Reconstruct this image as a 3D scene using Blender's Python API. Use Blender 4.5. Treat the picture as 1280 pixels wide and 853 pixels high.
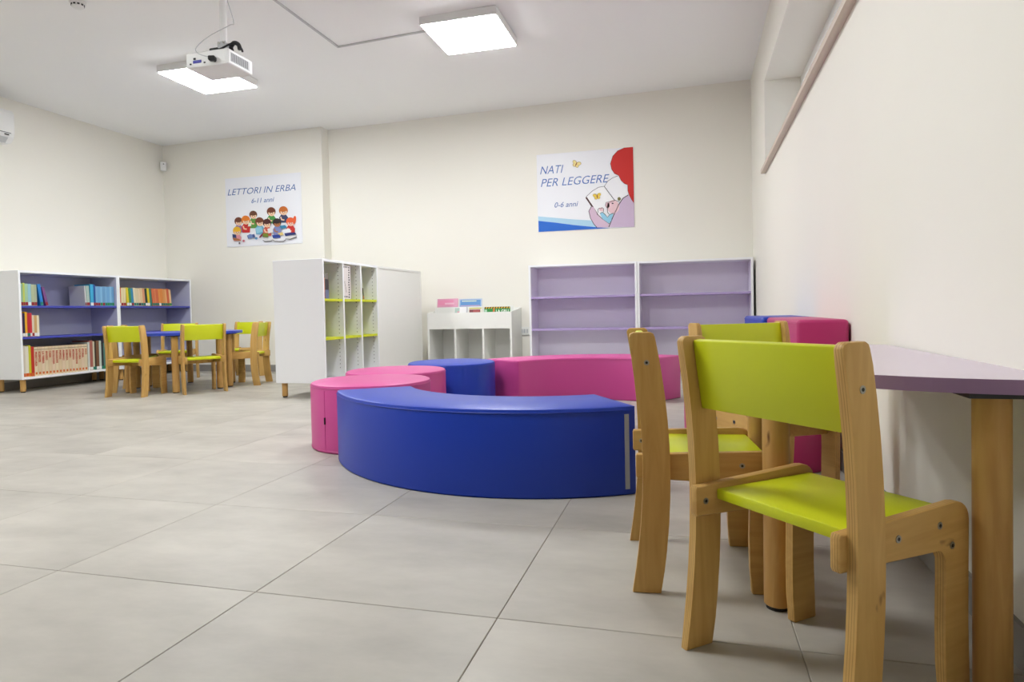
import bpy, bmesh, math, random
from mathutils import Vector, Matrix
random.seed(7)
for o in list(bpy.data.objects): bpy.data.objects.remove(o)
S = bpy.context.scene
COL = S.collection
PI = math.pi

# ------------------------------------------------------------------ camera
F, CX, CY, H = 814.03, 640.0, 408.614, 0.66
YAW, PITCH, ROLL = -.266163, .0240865, -.021027
def _cam_rows():
    cy, sy = math.cos(YAW), math.sin(YAW)
    Rz = Matrix(((cy, -sy, 0), (sy, cy, 0), (0, 0, 1)))
    B = Matrix(((1, 0, 0), (0, 0, -1), (0, 1, 0)))
    cp, sp = math.cos(PITCH), math.sin(PITCH)
    Rx = Matrix(((1, 0, 0), (0, cp, -sp), (0, sp, cp)))
    cr, sr = math.cos(ROLL), math.sin(ROLL)
    Rr = Matrix(((cr, -sr, 0), (sr, cr, 0), (0, 0, 1)))
    return Rr @ Rx @ B @ Rz
MC = _cam_rows()
cd = bpy.data.cameras.new('camera'); cam = bpy.data.objects.new('camera', cd); COL.objects.link(cam)
cd.sensor_width = 36; cd.lens = F / 1280 * 36; cd.shift_y = -17.886 / 1280; cd.clip_start = .02
r, d, f = MC[0], MC[1], MC[2]
cam.matrix_world = Matrix(((r[0], -d[0], -f[0], 0), (r[1], -d[1], -f[1], 0), (r[2], -d[2], -f[2], H), (0, 0, 0, 1)))
S.camera = cam
def ray(x, y): return MC.transposed() @ Vector(((x - CX) / F, (y - CY) / F, 1))
def on_z(x, y, z=0):
    v = ray(x, y); t = (z - H) / v.z; return Vector((0, 0, H)) + v * t
def on_y(x, y, Y):
    v = ray(x, y); return Vector((0, 0, H)) + v * (Y / v.y)
def on_x(x, y, X):
    v = ray(x, y); return Vector((0, 0, H)) + v * (X / v.x)

# ------------------------------------------------------------------ world / exposure
W = bpy.data.worlds.new('sky'); S.world = W; W.use_nodes = True
bg = W.node_tree.nodes['Background']; bg.inputs[0].default_value = (.94, .96, 1, 1); bg.inputs[1].default_value = 1.0
S.view_settings.view_transform = 'Standard'; S.view_settings.look = 'None'
S.view_settings.gamma = 1; S.view_settings.use_curve_mapping = False
S.view_settings.exposure = 1.13
LED_POWER = 22.0

# ------------------------------------------------------------------ materials
def lin(c):
    return tuple(((v / 255) / 12.92 if v / 255 <= .04045 else ((v / 255 + .055) / 1.055) ** 2.4) for v in c) + (1,)
MATS = {}
def mat(name, rgb, rough=.5, spec=.5, metal=0, var=0., vscale=8., bump=0., bscale=200., coat=0.):
    if name in MATS: return MATS[name]
    m = bpy.data.materials.new(name); m.use_nodes = True; nt = m.node_tree; N = nt.nodes; L = nt.links
    b = N['Principled BSDF']; b.inputs['Roughness'].default_value = rough
    b.inputs['Specular IOR Level'].default_value = spec; b.inputs['Metallic'].default_value = metal
    b.inputs['Coat Weight'].default_value = coat
    c = lin(rgb); b.inputs['Base Color'].default_value = c
    tc = N.new('ShaderNodeTexCoord')
    if var > 0:
        n = N.new('ShaderNodeTexNoise'); n.inputs['Scale'].default_value = vscale; n.inputs['Detail'].default_value = 5
        L.new(tc.outputs['Object'], n.inputs['Vector'])
        mx = N.new('ShaderNodeMix'); mx.data_type = 'RGBA'
        mx.inputs[6].default_value = tuple(v * (1 - var) for v in c[:3]) + (1,)
        mx.inputs[7].default_value = tuple(min(1, v * (1 + var)) for v in c[:3]) + (1,)
        L.new(n.outputs['Fac'], mx.inputs[0]); L.new(mx.outputs[2], b.inputs['Base Color'])
    if bump > 0:
        n2 = N.new('ShaderNodeTexNoise'); n2.inputs['Scale'].default_value = bscale; n2.inputs['Detail'].default_value = 3
        L.new(tc.outputs['Object'], n2.inputs['Vector'])
        bp = N.new('ShaderNodeBump'); bp.inputs['Strength'].default_value = bump; bp.inputs['Distance'].default_value = .002
        L.new(n2.outputs['Fac'], bp.inputs['Height']); L.new(bp.outputs[0], b.inputs['Normal'])
    MATS[name] = m
    return m
def emis(name, rgb, strength):
    m = bpy.data.materials.new(name); m.use_nodes = True; nt = m.node_tree
    b = nt.nodes['Principled BSDF']; b.inputs['Base Color'].default_value = lin(rgb)
    b.inputs['Emission Color'].default_value = lin(rgb); b.inputs['Emission Strength'].default_value = strength
    MATS[name] = m; return m
def wood(name, light, dark, axis, scale=22., ply=False, rough=.42):
    """wood with grain along one object axis; ply adds thin laminations through the object's local y"""
    m = bpy.data.materials.new(name); m.use_nodes = True; nt = m.node_tree; N = nt.nodes; L = nt.links
    b = N['Principled BSDF']; b.inputs['Roughness'].default_value = rough; b.inputs['Specular IOR Level'].default_value = .35
    tc = N.new('ShaderNodeTexCoord'); mp = N.new('ShaderNodeMapping')
    sc = [1, 1, 1]; sc[axis] = .09
    mp.inputs['Scale'].default_value = sc
    oi = N.new('ShaderNodeObjectInfo'); va = N.new('ShaderNodeVectorMath'); va.operation = 'ADD'
    cm = N.new('ShaderNodeCombineXYZ'); mu = N.new('ShaderNodeMath'); mu.operation = 'MULTIPLY'; mu.inputs[1].default_value = 9.
    L.new(oi.outputs['Random'], mu.inputs[0]); L.new(mu.outputs[0], cm.inputs[0]); L.new(mu.outputs[0], cm.inputs[2])
    L.new(tc.outputs['Object'], va.inputs[0]); L.new(cm.outputs[0], va.inputs[1]); L.new(va.outputs[0], mp.inputs['Vector'])
    n = N.new('ShaderNodeTexNoise'); n.inputs['Scale'].default_value = scale; n.inputs['Detail'].default_value = 6
    n.inputs['Distortion'].default_value = 1.2
    L.new(mp.outputs[0], n.inputs['Vector'])
    rp = N.new('ShaderNodeValToRGB'); rp.color_ramp.elements[0].position = .35; rp.color_ramp.elements[1].position = .68
    rp.color_ramp.elements[0].color = lin(dark); rp.color_ramp.elements[1].color = lin(light)
    L.new(n.outputs['Fac'], rp.inputs[0]); out = rp.outputs[0]
    # small brown knots
    v = N.new('ShaderNodeTexNoise'); v.inputs['Scale'].default_value = 26; mp2 = N.new('ShaderNodeMapping')
    s2 = [1, 1, 1]; s2[axis] = .45; mp2.inputs['Scale'].default_value = s2
    L.new(va.outputs[0], mp2.inputs['Vector']); L.new(mp2.outputs[0], v.inputs['Vector'])
    kr = N.new('ShaderNodeValToRGB'); kr.color_ramp.elements[0].position = .74; kr.color_ramp.elements[1].position = .80
    L.new(v.outputs['Fac'], kr.inputs[0])
    kx = N.new('ShaderNodeMix'); kx.data_type = 'RGBA'; L.new(kr.outputs[0], kx.inputs[0]); L.new(out, kx.inputs[6])
    kx.inputs[7].default_value = lin((112, 72, 36)); out = kx.outputs[2]
    if ply:
        sx = N.new('ShaderNodeSeparateXYZ'); L.new(tc.outputs['Object'], sx.inputs[0])
        a = N.new('ShaderNodeMath'); a.operation = 'MULTIPLY'; a.inputs[1].default_value = 2 * PI / .0044
        L.new(sx.outputs[1], a.inputs[0])
        s = N.new('ShaderNodeMath'); s.operation = 'COSINE'; L.new(a.outputs[0], s.inputs[0])
        cr = N.new('ShaderNodeValToRGB'); cr.color_ramp.elements[0].position = .78; cr.color_ramp.elements[1].position = .97
        ad = N.new('ShaderNodeMath'); ad.operation = 'MULTIPLY_ADD'; ad.inputs[1].default_value = .5; ad.inputs[2].default_value = .5
        L.new(s.outputs[0], ad.inputs[0]); L.new(ad.outputs[0], cr.inputs[0])
        # only inside the sheet, not on its two outer faces
        ab = N.new('ShaderNodeMath'); ab.operation = 'ABSOLUTE'; L.new(sx.outputs[1], ab.inputs[0])
        lt = N.new('ShaderNodeMath'); lt.operation = 'LESS_THAN'; lt.inputs[1].default_value = .0080; L.new(ab.outputs[0], lt.inputs[0])
        ml = N.new('ShaderNodeMath'); ml.operation = 'MULTIPLY'; L.new(cr.outputs[0], ml.inputs[0]); L.new(lt.outputs[0], ml.inputs[1])
        m2 = N.new('ShaderNodeMath'); m2.operation = 'MULTIPLY'; m2.inputs[1].default_value = .5; L.new(ml.outputs[0], m2.inputs[0])
        px = N.new('ShaderNodeMix'); px.data_type = 'RGBA'; L.new(m2.outputs[0], px.inputs[0]); L.new(out, px.inputs[6])
        px.inputs[7].default_value = lin((120, 78, 38)); out = px.outputs[2]
    L.new(out, b.inputs['Base Color'])
    MATS[name] = m; return m
def tile_mat():
    m = bpy.data.materials.new('porcelain_tile'); m.use_nodes = True; nt = m.node_tree; N = nt.nodes; L = nt.links
    b = N['Principled BSDF']; b.inputs['Specular IOR Level'].default_value = .45
    g = N.new('ShaderNodeNewGeometry'); oi = N.new('ShaderNodeObjectInfo')
    cm = N.new('ShaderNodeCombineXYZ'); mu = N.new('ShaderNodeMath'); mu.operation = 'MULTIPLY'; mu.inputs[1].default_value = 37.
    L.new(oi.outputs['Random'], mu.inputs[0]); L.new(mu.outputs[0], cm.inputs[2])
    va = N.new('ShaderNodeVectorMath'); va.operation = 'ADD'; L.new(g.outputs['Position'], va.inputs[0]); L.new(cm.outputs[0], va.inputs[1])
    n = N.new('ShaderNodeTexNoise'); n.inputs['Scale'].default_value = 2.6; n.inputs['Detail'].default_value = 8; n.inputs['Roughness'].default_value = .62
    mp = N.new('ShaderNodeMapping'); mp.inputs['Scale'].default_value = (.8, 1.6, 1); L.new(va.outputs[0], mp.inputs['Vector']); L.new(mp.outputs[0], n.inputs['Vector'])
    rp = N.new('ShaderNodeValToRGB'); e = rp.color_ramp.elements
    e[0].position = .3; e[0].color = lin((160, 155, 146)); e[1].position = .72; e[1].color = lin((189, 184, 174))
    L.new(n.outputs['Fac'], rp.inputs[0])
    hs = N.new('ShaderNodeHueSaturation'); mr = N.new('ShaderNodeMapRange'); mr.inputs[3].default_value = .965; mr.inputs[4].default_value = 1.035
    L.new(oi.outputs['Random'], mr.inputs[0]); L.new(mr.outputs[0], hs.inputs['Value']); L.new(rp.outputs[0], hs.inputs['Color'])
    L.new(hs.outputs[0], b.inputs['Base Color'])
    n2 = N.new('ShaderNodeTexNoise'); n2.inputs['Scale'].default_value = 9; n2.inputs['Detail'].default_value = 4; L.new(va.outputs[0], n2.inputs['Vector'])
    m3 = N.new('ShaderNodeMapRange'); m3.inputs[3].default_value = .36; m3.inputs[4].default_value = .52
    L.new(n2.outputs['Fac'], m3.inputs[0]); L.new(m3.outputs[0], b.inputs['Roughness'])
    MATS['tile'] = m; return m

M_wall = mat('cream_wall_paint', (244, 241, 231), .75, .3, var=.015, vscale=1.5, bump=.05, bscale=90)
M_ceil = mat('white_ceiling_paint', (250, 250, 249), .8, .3, var=.01, vscale=1.5)
M_grout = mat('grey_grout', (150, 146, 138), .9)
M_base = mat('grey_baseboard_tile', (146, 143, 138), .45, var=.05)
M_white = mat('white_laminate', (247, 248, 250), .4, .45)
M_white2 = mat('warm_white_laminate', (243, 243, 238), .4, .45)
M_lime = mat('lime_laminate', (212, 221, 28), .34, .5)
M_lilac = mat('lilac_laminate', (245, 240, 251), .4)
M_lilac_d = mat('lilac_shelf_laminate', (184, 164, 212), .4)
M_lav = mat('blue_lavender_laminate', (198, 199, 222), .42)
M_blue_s = mat('blue_shelf_laminate', (66, 74, 176), .36)
M_blue_v = mat('blue_vinyl', (12, 56, 174), .40, .5, bump=.06, bscale=420)
M_pink_v = mat('pink_vinyl', (207, 76, 148), .40, .5, bump=.06, bscale=420)
M_mag_v = mat('magenta_vinyl', (190, 48, 112), .4, .5, bump=.06, bscale=420)
M_black = mat('black_plastic', (22, 22, 24), .5)
M_dark = mat('dark_rubber', (36, 32, 30), .8)
M_metal = mat('zinc_screw', (170, 168, 160), .35, metal=.9)
M_greyst = mat('grey_hook_tape', (168, 172, 182), .8)
M_plast = mat('white_plastic', (236, 236, 234), .4)
M_greyp = mat('grey_plastic', (196, 197, 198), .45)
M_vent = mat('grey_vent', (120, 120, 122), .6)
M_lilac_t = mat('lilac_table_laminate', (212, 196, 214), .22)
M_lilac_e = mat('lilac_table_edge', (150, 118, 156), .4)
M_tblue = mat('blue_table_laminate', (52, 76, 190), .35)
M_stone = mat('beige_stone_sill', (214, 200, 184), .5, var=.05, vscale=14)
M_page = mat('book_pages', (232, 226, 208), .8)
M_glass = None
M_tile = tile_mat()
M_wx = wood('plywood_upright', (216, 176, 106), (204, 160, 91), 2, 40., ply=True)
M_wr = wood('plywood_rail', (213, 172, 103), (200, 156, 88), 0, 40., ply=True)
M_wl = wood('beech_leg', (208, 165, 99), (194, 148, 84), 2, 40.)
M_led = emis('led_diffuser', (247, 250, 252), LED_POWER)

# ------------------------------------------------------------------ mesh helpers
def link(o, parent=None):
    COL.objects.link(o)
    if parent is not None: o.parent = parent
    return o
def mesh_of(name, bm, m=None, smooth=False):
    bmesh.ops.recalc_face_normals(bm, faces=bm.faces)
    me = bpy.data.meshes.new(name); bm.to_mesh(me); bm.free()
    if m: me.materials.append(m)
    if smooth:
        for p in me.polygons: p.use_smooth = True
        try: me.set_sharp_from_angle(angle=math.radians(38))
        except Exception: pass
    return me
def obj(name, bm, m=None, parent=None, loc=(0, 0, 0), rot=(0, 0, 0), smooth=False):
    me = bm if isinstance(bm, bpy.types.Mesh) else mesh_of(name, bm, m, smooth)
    o = bpy.data.objects.new(name, me); o.location = loc; o.rotation_euler = rot
    return link(o, parent)
def tag(o, label=None, cat=None, group=None, kind=None):
    if label: o['label'] = label
    if cat: o['category'] = cat
    if group: o['group'] = group
    if kind: o['kind'] = kind
    return o
def thing(name, label, cat, loc=(0, 0, 0), rz=0, group=None):
    o = bpy.data.objects.new(name, None); o.empty_display_size = .1; o.location = loc; o.rotation_euler = (0, 0, rz)
    link(o); return tag(o, label, cat, group)
def copy_tree(o, parent=None):
    c = o.copy(); COL.objects.link(c); c.parent = parent
    for ch in list(o.children):
        if ch is not c: copy_tree(ch, c)
    return c
def box(x0, x1, y0, y1, z0, z1, bev=0., seg=1, bm=None):
    own = bm is None
    if own: bm = bmesh.new()
    vs = [bm.verts.new(p) for p in ((x0, y0, z0), (x1, y0, z0), (x1, y1, z0), (x0, y1, z0), (x0, y0, z1), (x1, y0, z1), (x1, y1, z1), (x0, y1, z1))]
    for q in ((0, 3, 2, 1), (4, 5, 6, 7), (0, 1, 5, 4), (1, 2, 6, 5), (2, 3, 7, 6), (3, 0, 4, 7)): bm.faces.new([vs[i] for i in q])
    if bev > 0: bmesh.ops.bevel(bm, geom=list(bm.edges), offset=bev, segments=seg, profile=.5, affect='EDGES')
    return bm
def prism(pts, z0, z1, bm=None):
    """vertical prism over a footprint; z0 / z1 may be functions of (x, y)"""
    bm = bm or bmesh.new(); n = len(pts)
    a = [bm.verts.new((x, y, z0(x, y) if callable(z0) else z0)) for x, y in pts]
    b = [bm.verts.new((x, y, z1(x, y) if callable(z1) else z1)) for x, y in pts]
    bm.faces.new(a[::-1]); bm.faces.new(b)
    for i in range(n): bm.faces.new((a[i], a[(i + 1) % n], b[(i + 1) % n], b[i]))
    return bm
def extrude_y(pts, y0, y1, bev=0., seg=2):
    """outline in x-z pushed along y, with the rims of both faces rounded"""
    bm = bmesh.new(); n = len(pts)
    a = [bm.verts.new((x, y0, z)) for x, z in pts]; b = [bm.verts.new((x, y1, z)) for x, z in pts]
    fa = bm.faces.new(a); fb = bm.faces.new(b[::-1])
    for i in range(n): bm.faces.new((a[i], b[i], b[(i + 1) % n], a[(i + 1) % n]))
    if bev: bmesh.ops.bevel(bm, geom=list(fa.edges) + list(fb.edges), offset=bev, segments=seg, profile=.5, affect='EDGES')
    return bm
def lathe(prof, n=32, bm=None, cx=0, cy=0):
    bm = bm or bmesh.new(); rings = []
    for rr, z in prof:
        if rr < 1e-6: rings.append([bm.verts.new((cx, cy, z))])
        else: rings.append([bm.verts.new((cx + rr * math.cos(2 * PI * i / n), cy + rr * math.sin(2 * PI * i / n), z)) for i in range(n)])
    for A, B in zip(rings, rings[1:]):
        for i in range(n):
            j = (i + 1) % n
            if len(A) == 1 and len(B) == 1: continue
            if len(A) == 1: bm.faces.new((A[0], B[j], B[i]))
            elif len(B) == 1: bm.faces.new((A[i], A[j], B[0]))
            else: bm.faces.new((A[i], A[j], B[j], B[i]))
    return bm
def cyl(rad, z0, z1, n=20, bev=0., bm=None, cx=0, cy=0):
    p = [(0, z0), (rad - bev, z0), (rad, z0 + bev), (rad, z1 - bev), (rad - bev, z1), (0, z1)] if bev else [(0, z0), (rad, z0), (rad, z1), (0, z1)]
    return lathe(p, n, bm, cx, cy)
def tube(pts, rad, n=8, bm=None):
    bm = bm or bmesh.new(); P = [Vector(p) for p in pts]; rings = []
    for i, p in enumerate(P):
        t = (P[min(i + 1, len(P) - 1)] - P[max(i - 1, 0)]).normalized()
        u = t.cross(Vector((0, 0, 1)));  u = u if u.length > 1e-3 else t.cross(Vector((1, 0, 0)))
        u.normalize(); v = t.cross(u)
        rings.append([bm.verts.new(p + (u * math.cos(2 * PI * k / n) + v * math.sin(2 * PI * k / n)) * rad) for k in range(n)])
    for A, B in zip(rings, rings[1:]):
        for k in range(n): bm.faces.new((A[k], A[(k + 1) % n], B[(k + 1) % n], B[k]))
    bm.faces.new(rings[0][::-1]); bm.faces.new(rings[-1])
    return bm
def text_mesh(body, size, shear=0., offset=0., align='LEFT', spacing=1.0):
    cu = bpy.data.curves.new('lettering', 'FONT'); cu.body = body; cu.size = size; cu.shear = shear; cu.offset = offset
    cu.align_x = align; cu.space_character = spacing; cu.resolution_u = 3; cu.extrude = .0002
    o = bpy.data.objects.new('lettering', cu); COL.objects.link(o)
    dg = bpy.context.evaluated_depsgraph_get(); me = bpy.data.meshes.new_from_object(o.evaluated_get(dg))
    bpy.data.objects.remove(o); return me

# ------------------------------------------------------------------ the room
XL, YL, YR, YB = -6.283, 6.725, 6.874, -5.0
XSTEP = -4.064
def xr(y): return .560 + .008 * y                     # inner face of the right wall
def zc(x, y): return 2.80 + .0135 * (x + 6.28)        # underside of the ceiling
def struct(name, bm, m): return tag(obj(name, bm, m), kind='structure')
# floor: a grout bed with one object per tile
floor = struct('floor', prism([(XL - .3, YB - .3), (xr(YB) + .5, YB - .3), (xr(YR) + .5, YR + .3), (XL - .3, YR + .3)], -.12, -.0022), M_grout)
TP, GAP = .6045, .0019
gx0, gy0 = -1.012, 1.325
cache = {}
nx0 = math.floor((XL - gx0) / TP); nx1 = math.ceil((xr(YR) - gx0) / TP)
ny0 = math.floor((YB - gy0) / .597); ny1 = math.ceil((YR - gy0) / .597)
for i in range(nx0, nx1):
    for j in range(ny0, ny1):
        x0 = max(gx0 + i * TP, XL); x1 = min(gx0 + (i + 1) * TP, .60)
        y0 = max(gy0 + j * .597, YB); y1 = min(gy0 + (j + 1) * .597, YR)
        if x1 - x0 < .03 or y1 - y0 < .03: continue
        w, h = x1 - x0 - GAP, y1 - y0 - GAP; key = (round(w, 3), round(h, 3))
        if key not in cache:
            bm = box(-w / 2, w / 2, -h / 2, h / 2, -.010, 0)
            te = [e for e in bm.edges if all(v.co.z > -.001 for v in e.verts)]
            bmesh.ops.bevel(bm, geom=te, offset=.0012, segments=1, affect='EDGES')
            cache[key] = mesh_of('floor_tile', bm, M_tile)
        obj('floor_tile', cache[key], parent=floor, loc=((x0 + x1) / 2, (y0 + y1) / 2, 0))
ceil_pts = [(XL - .3, YB - .3), (xr(YB) + .5, YB - .3), (xr(YR) + .5, YR + .3), (XL - .3, YR + .3)]
struct('ceiling', prism(ceil_pts, zc, lambda x, y: zc(x, y) + .15), M_ceil)
struct('wall_left', prism([(XL - .2, YB - .2), (XL, YB - .2), (XL, YR + .2), (XL - .2, YR + .2)], -.1, lambda x, y: zc(x, y) + .02), M_wall)
bm = prism([(XL, YL), (XSTEP, YL), (XSTEP, YR), (xr(YR) + .3, YR), (xr(YR) + .3, YR + .2), (XL, YR + .2)], -.1, lambda x, y: zc(x, y) + .02)
struct('wall_back', bm, M_wall)
struct('wall_front', prism([(XL, YB - .2), (xr(YB) + .3, YB - .2), (xr(YB) + .3, YB), (XL, YB)], -.1, lambda x, y: zc(x, y) + .02), M_wall)
WY0, WY1, WZ0, WZ1, WD = 1.0, 5.62, 1.722, 2.462, .30      # high window recess in the right wall
bm = bmesh.new()
def rw(ya, yb, za, zb): prism([(xr(ya), ya), (xr(ya) + .42, ya), (xr(yb) + .42, yb), (xr(yb), yb)], za, zb, bm)
rw(YB - .2, YR + .2, -.1, WZ0); rw(YB - .2, WY0, WZ0, 2.92); rw(WY1, YR + .2, WZ0, 2.92); rw(WY0, WY1, WZ1, 2.92)
struct('wall_right', bm, M_wall)
# baseboards
def bb(name, pts): struct(name, prism(pts, 0, .08), M_base)
bb('baseboard_left', [(XL, YB), (XL + .010, YB), (XL + .010, YL), (XL, YL)])
bb('baseboard_back', [(XL + .010, YL - .010), (XSTEP + .010, YL - .010), (XSTEP + .010, YR - .010), (xr(YR) - .010, YR - .010), (xr(YR) - .010, YR), (XSTEP, YR), (XSTEP, YL), (XL + .010, YL)])
bb('baseboard_right', [(xr(YB) - .010, YB), (xr(YB), YB), (xr(YR), YR), (xr(YR) - .010, YR)])
# window: sill, frame, glass
struct('trim_1', prism([(xr(WY0 - .06) - .036, WY0 - .06), (xr(WY0 - .06) + .002, WY0 - .06), (xr(WY0) + .002, WY0), (xr(WY0) + WD, WY0), (xr(WY1) + WD, WY1), (xr(WY1) - .036, WY1)], WZ0, WZ0 + .028), M_stone)
win = struct('window_1', prism([(xr(WY0) + WD - .03, WY0), (xr(WY0) + WD + .04, WY0), (xr(WY1) + WD + .04, WY1), (xr(WY1) + WD - .03, WY1)], WZ0 + .028, WZ0 + .10), M_plast)
def wbar(name, ya, yb, za, zb, dx=.0, m=M_plast):
    return obj(name, prism([(xr(ya) + WD - .03 - dx, ya), (xr(ya) + WD + .03, ya), (xr(yb) + WD + .03, yb), (xr(yb) + WD - .03 - dx, yb)], za, zb), m, win)
wbar('head_rail', WY0, WY1, WZ1 - .07, WZ1)
nw = 4
for k in range(nw + 1):
    yk = WY0 + (WY1 - WY0 - .07) * k / nw; wbar('mullion', yk, yk + .07, WZ0 + .10, WZ1 - .07)
gm = bpy.data.materials.new('frosted_glass'); gm.use_nodes = True
g = gm.node_tree.nodes['Principled BSDF']; g.inputs['Transmission Weight'].default_value = .9; g.inputs['Roughness'].default_value = .35
g.inputs['Base Color'].default_value = (.93, .96, .97, 1)
for k in range(nw):
    ya = WY0 + (WY1 - WY0 - .07) * k / nw + .07; yb = WY0 + (WY1 - WY0 - .07) * (k + 1) / nw
    obj('pane', prism([(xr(ya) + WD, ya), (xr(ya) + WD + .008, ya), (xr(yb) + WD + .008, yb), (xr(yb) + WD, yb)], WZ0 + .10, WZ1 - .07), gm, win)
yh = 3.05
hd = obj('window_handle', box(-.012, .012, -.014, .014, 0, .07, .004), M_black, win, (xr(yh) + WD - .045, yh, WZ0 + .085))

# ------------------------------------------------------------------ ceiling fittings
def led(x0, x1, y0, y1, label):
    cx_, cy_ = (x0 + x1) / 2, (y0 + y1) / 2; zt = min(zc(x0, 0), zc(x1, 0)); w = (x1 - x0) / 2; h = (y1 - y0) / 2
    t = thing('ceiling_light', label, 'ceiling light', (cx_, cy_, zt + .004), 0, 'square panel ceiling lights')
    bm = bmesh.new(); b_ = .010
    box(-w, w, -h, -h + b_, -.062, 0, bm=bm); box(-w, w, h - b_, h, -.062, 0, bm=bm)
    box(-w, -w + b_, -h + b_, h - b_, -.062, 0, bm=bm); box(w - b_, w, -h + b_, h - b_, -.062, 0, bm=bm)
    box(-w + b_, w - b_, -h + b_, h - b_, -.012, 0, bm=bm)
    obj('frame', bm, M_plast, t)
    obj('diffuser', box(-w + b_, w - b_, -h + b_, h - b_, -.069, -.050), M_led, t)
    return t
led(-1.905, -1.311, 4.552, 5.142, 'square lit panel lamp on the ceiling right of the projector')
led(-4.368, -3.795, 4.640, 5.222, 'square lit panel lamp on the ceiling half hidden by the projector')
for x in (-1.61, -4.08):
    for y in (1.65,):
        led(x - .295, x + .295, y - .295, y + .295, 'square lit panel lamp on the near ceiling, ' + ('on the side of the right wall' if x > -2 else 'on the side of the left wall'))
# cable raceway
bm = bmesh.new(); zr = zc(-2.73, 0)
prism([(-2.738, 1.7), (-2.724, 1.7), (-2.724, 4.806), (-2.738, 4.820)], lambda x, y: zc(x, y) - .012, zc, bm)
prism([(-2.724, 4.806), (-1.90, 4.768), (-1.90, 4.782), (-2.738, 4.820)], lambda x, y: zc(x, y) - .012, zc, bm)
tag(obj('cable_raceway', bm, M_greyp), 'thin pale cable raceway bent at a corner on the ceiling', 'cable raceway')
# smoke detector
p = on_z(97, 2, zc(-4.02, 0)); t = thing('smoke_detector', 'round white smoke detector on the ceiling at the top edge', 'smoke detector', (p.x, p.y, zc(p.x, 0)))
obj('base', cyl(.052, -.014, .003, 24, .003), M_plast, t, smooth=True)
obj('sensor_head', lathe([(0, -.046), (.026, -.046), (.036, -.040), (.040, -.0145), (0, -.0145)], 24), M_plast, t, smooth=True)
for k in range(10):
    a = 2 * PI * k / 10; obj('vent_slot', box(-.007, .007, -.002, .002, -.031, -.021), M_black, t, (.0385 * math.cos(a), .0385 * math.sin(a), 0), (0, 0, a + PI / 2))
# projector
PY = 3.43; a0 = on_y(232.5, 84.5, PY); a1 = on_y(285.8, 79.5, PY); zb = (a0.z + a1.z) / 2 - .002; ph = .092
pw = a1.x - a0.x; pcx = (a0.x + a1.x) / 2
t = thing('projector', 'white video projector hanging from a ceiling pole, sockets facing out', 'projector', (pcx, PY + .115, zb))
pd = .23
obj('housing', box(-pw / 2, pw / 2, -pd / 2, pd / 2, 0, ph, .008, 2), M_plast, t)
obj('top_cover', box(-pw / 2 + .01, pw / 2 - .01, -pd / 2 + .012, pd / 2 - .01, ph, ph + .006, .003), M_plast, t)
g_ = obj('side_grille', box(pw / 2 - .002, pw / 2 + .002, -pd / 2 + .02, pd / 2 - .03, .018, ph - .018), M_greyp, t)
for k in range(12): obj('grille_slat', box(pw / 2 + .002, pw / 2 + .004, -.001, .003, .022, ph - .022), M_vent, g_, (0, -pd / 2 + .028 + k * .0135, 0))
s_ = obj('socket_panel', box(-pw / 2 + .03, pw / 2 - .02, -pd / 2 - .002, -pd / 2 + .002, .014, ph - .02), M_plast, t)
vg = mat('blue_socket', (70, 70, 170), .5)
obj('socket', box(-.10, -.038, -pd / 2 - .006, -pd / 2 - .001, .024, .042, .002), vg, s_)
for xx, zz, w_ in ((-.118, .022, .006), (-.088, .052, .008), (-.015, .022, .006), (.062, .020, .006), (.062, .036, .005)):
    obj('socket', box(xx - w_, xx + w_, -pd / 2 - .005, -pd / 2 - .001, zz - w_ * .7, zz + w_ * .7), M_black, s_)
obj('lens_ring', cyl(.03, 0, .012, 24), M_black, t, (.07, pd / 2 + .001, .045), (-PI / 2, 0, 0))
# mount
mt = thing('projector_mount', 'white ceiling pole and bracket holding the projector', 'projector mount', (pcx + .035, PY + .115, zb + ph + .006))
zt = zc(pcx, 0) - (zb + ph + .006)
obj('pole', cyl(.021, .085, zt + .002, 20), M_plast, mt, smooth=True)
obj('ceiling_plate', cyl(.07, zt - .008, zt + .004, 24), M_plast, mt)
bm = box(-.045, .045, -.035, .035, 0, .010, .002); box(-.03, .03, -.022, -.018, .010, .085, bm=bm); box(-.03, .03, .018, .022, .010, .085, bm=bm)
obj('bracket', bm, M_greyp, mt)
for s in (-1, 1): obj('bolt', cyl(.006, 0, .008, 10), M_metal, mt, (s * .016, -.022, .075), (PI / 2, 0, 0))
# cables on projector
x0, y0, z0 = pcx, PY, zb
def bez(pts, n=10):
    out = []
    P = [Vector(p) for p in pts]
    for i in range(len(P) - 1):
        p0 = P[max(i - 1, 0)]; p1 = P[i]; p2 = P[i + 1]; p3 = P[min(i + 2, len(P) - 1)]
        for k in range(n):
            u = k / n
            out.append(.5 * ((2 * p1) + (-p0 + p2) * u + (2 * p0 - 5 * p1 + 4 * p2 - p3) * u * u + (-p0 + 3 * p1 - 3 * p2 + p3) * u ** 3))
    out.append(P[-1]); return out
zz = zc(x0, 0)
cb = thing('power_cable', 'grey mains cable looping from the ceiling to the projector', 'cable', (x0 + .055, y0 - .03, z0 + .03))
L0 = Vector((x0 + .055, y0 - .03, z0 + .03))
obj('cord', tube([Vector(p) - L0 for p in bez([(x0 + .09, y0 + .06, zz), (x0 + .11, y0 + .05, zz - .18), (x0 + .185, y0 + .02, z0 + .255), (x0 + .17, y0, z0 + .225), (x0 + .05, y0 - .03, z0 + .165), (x0 - .03, y0 - .05, z0 + .10), (x0 - .02, y0 - .05, z0 + .06), (x0 + .05, y0 - .03, z0 + .035)])], .0028, 6), M_greyp, cb)
obj('plug', box(-.02, .022, -.012, .024, -.014, .014, .005), M_black, cb, (.004, 0, 0), (0, 0, .3))
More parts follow.
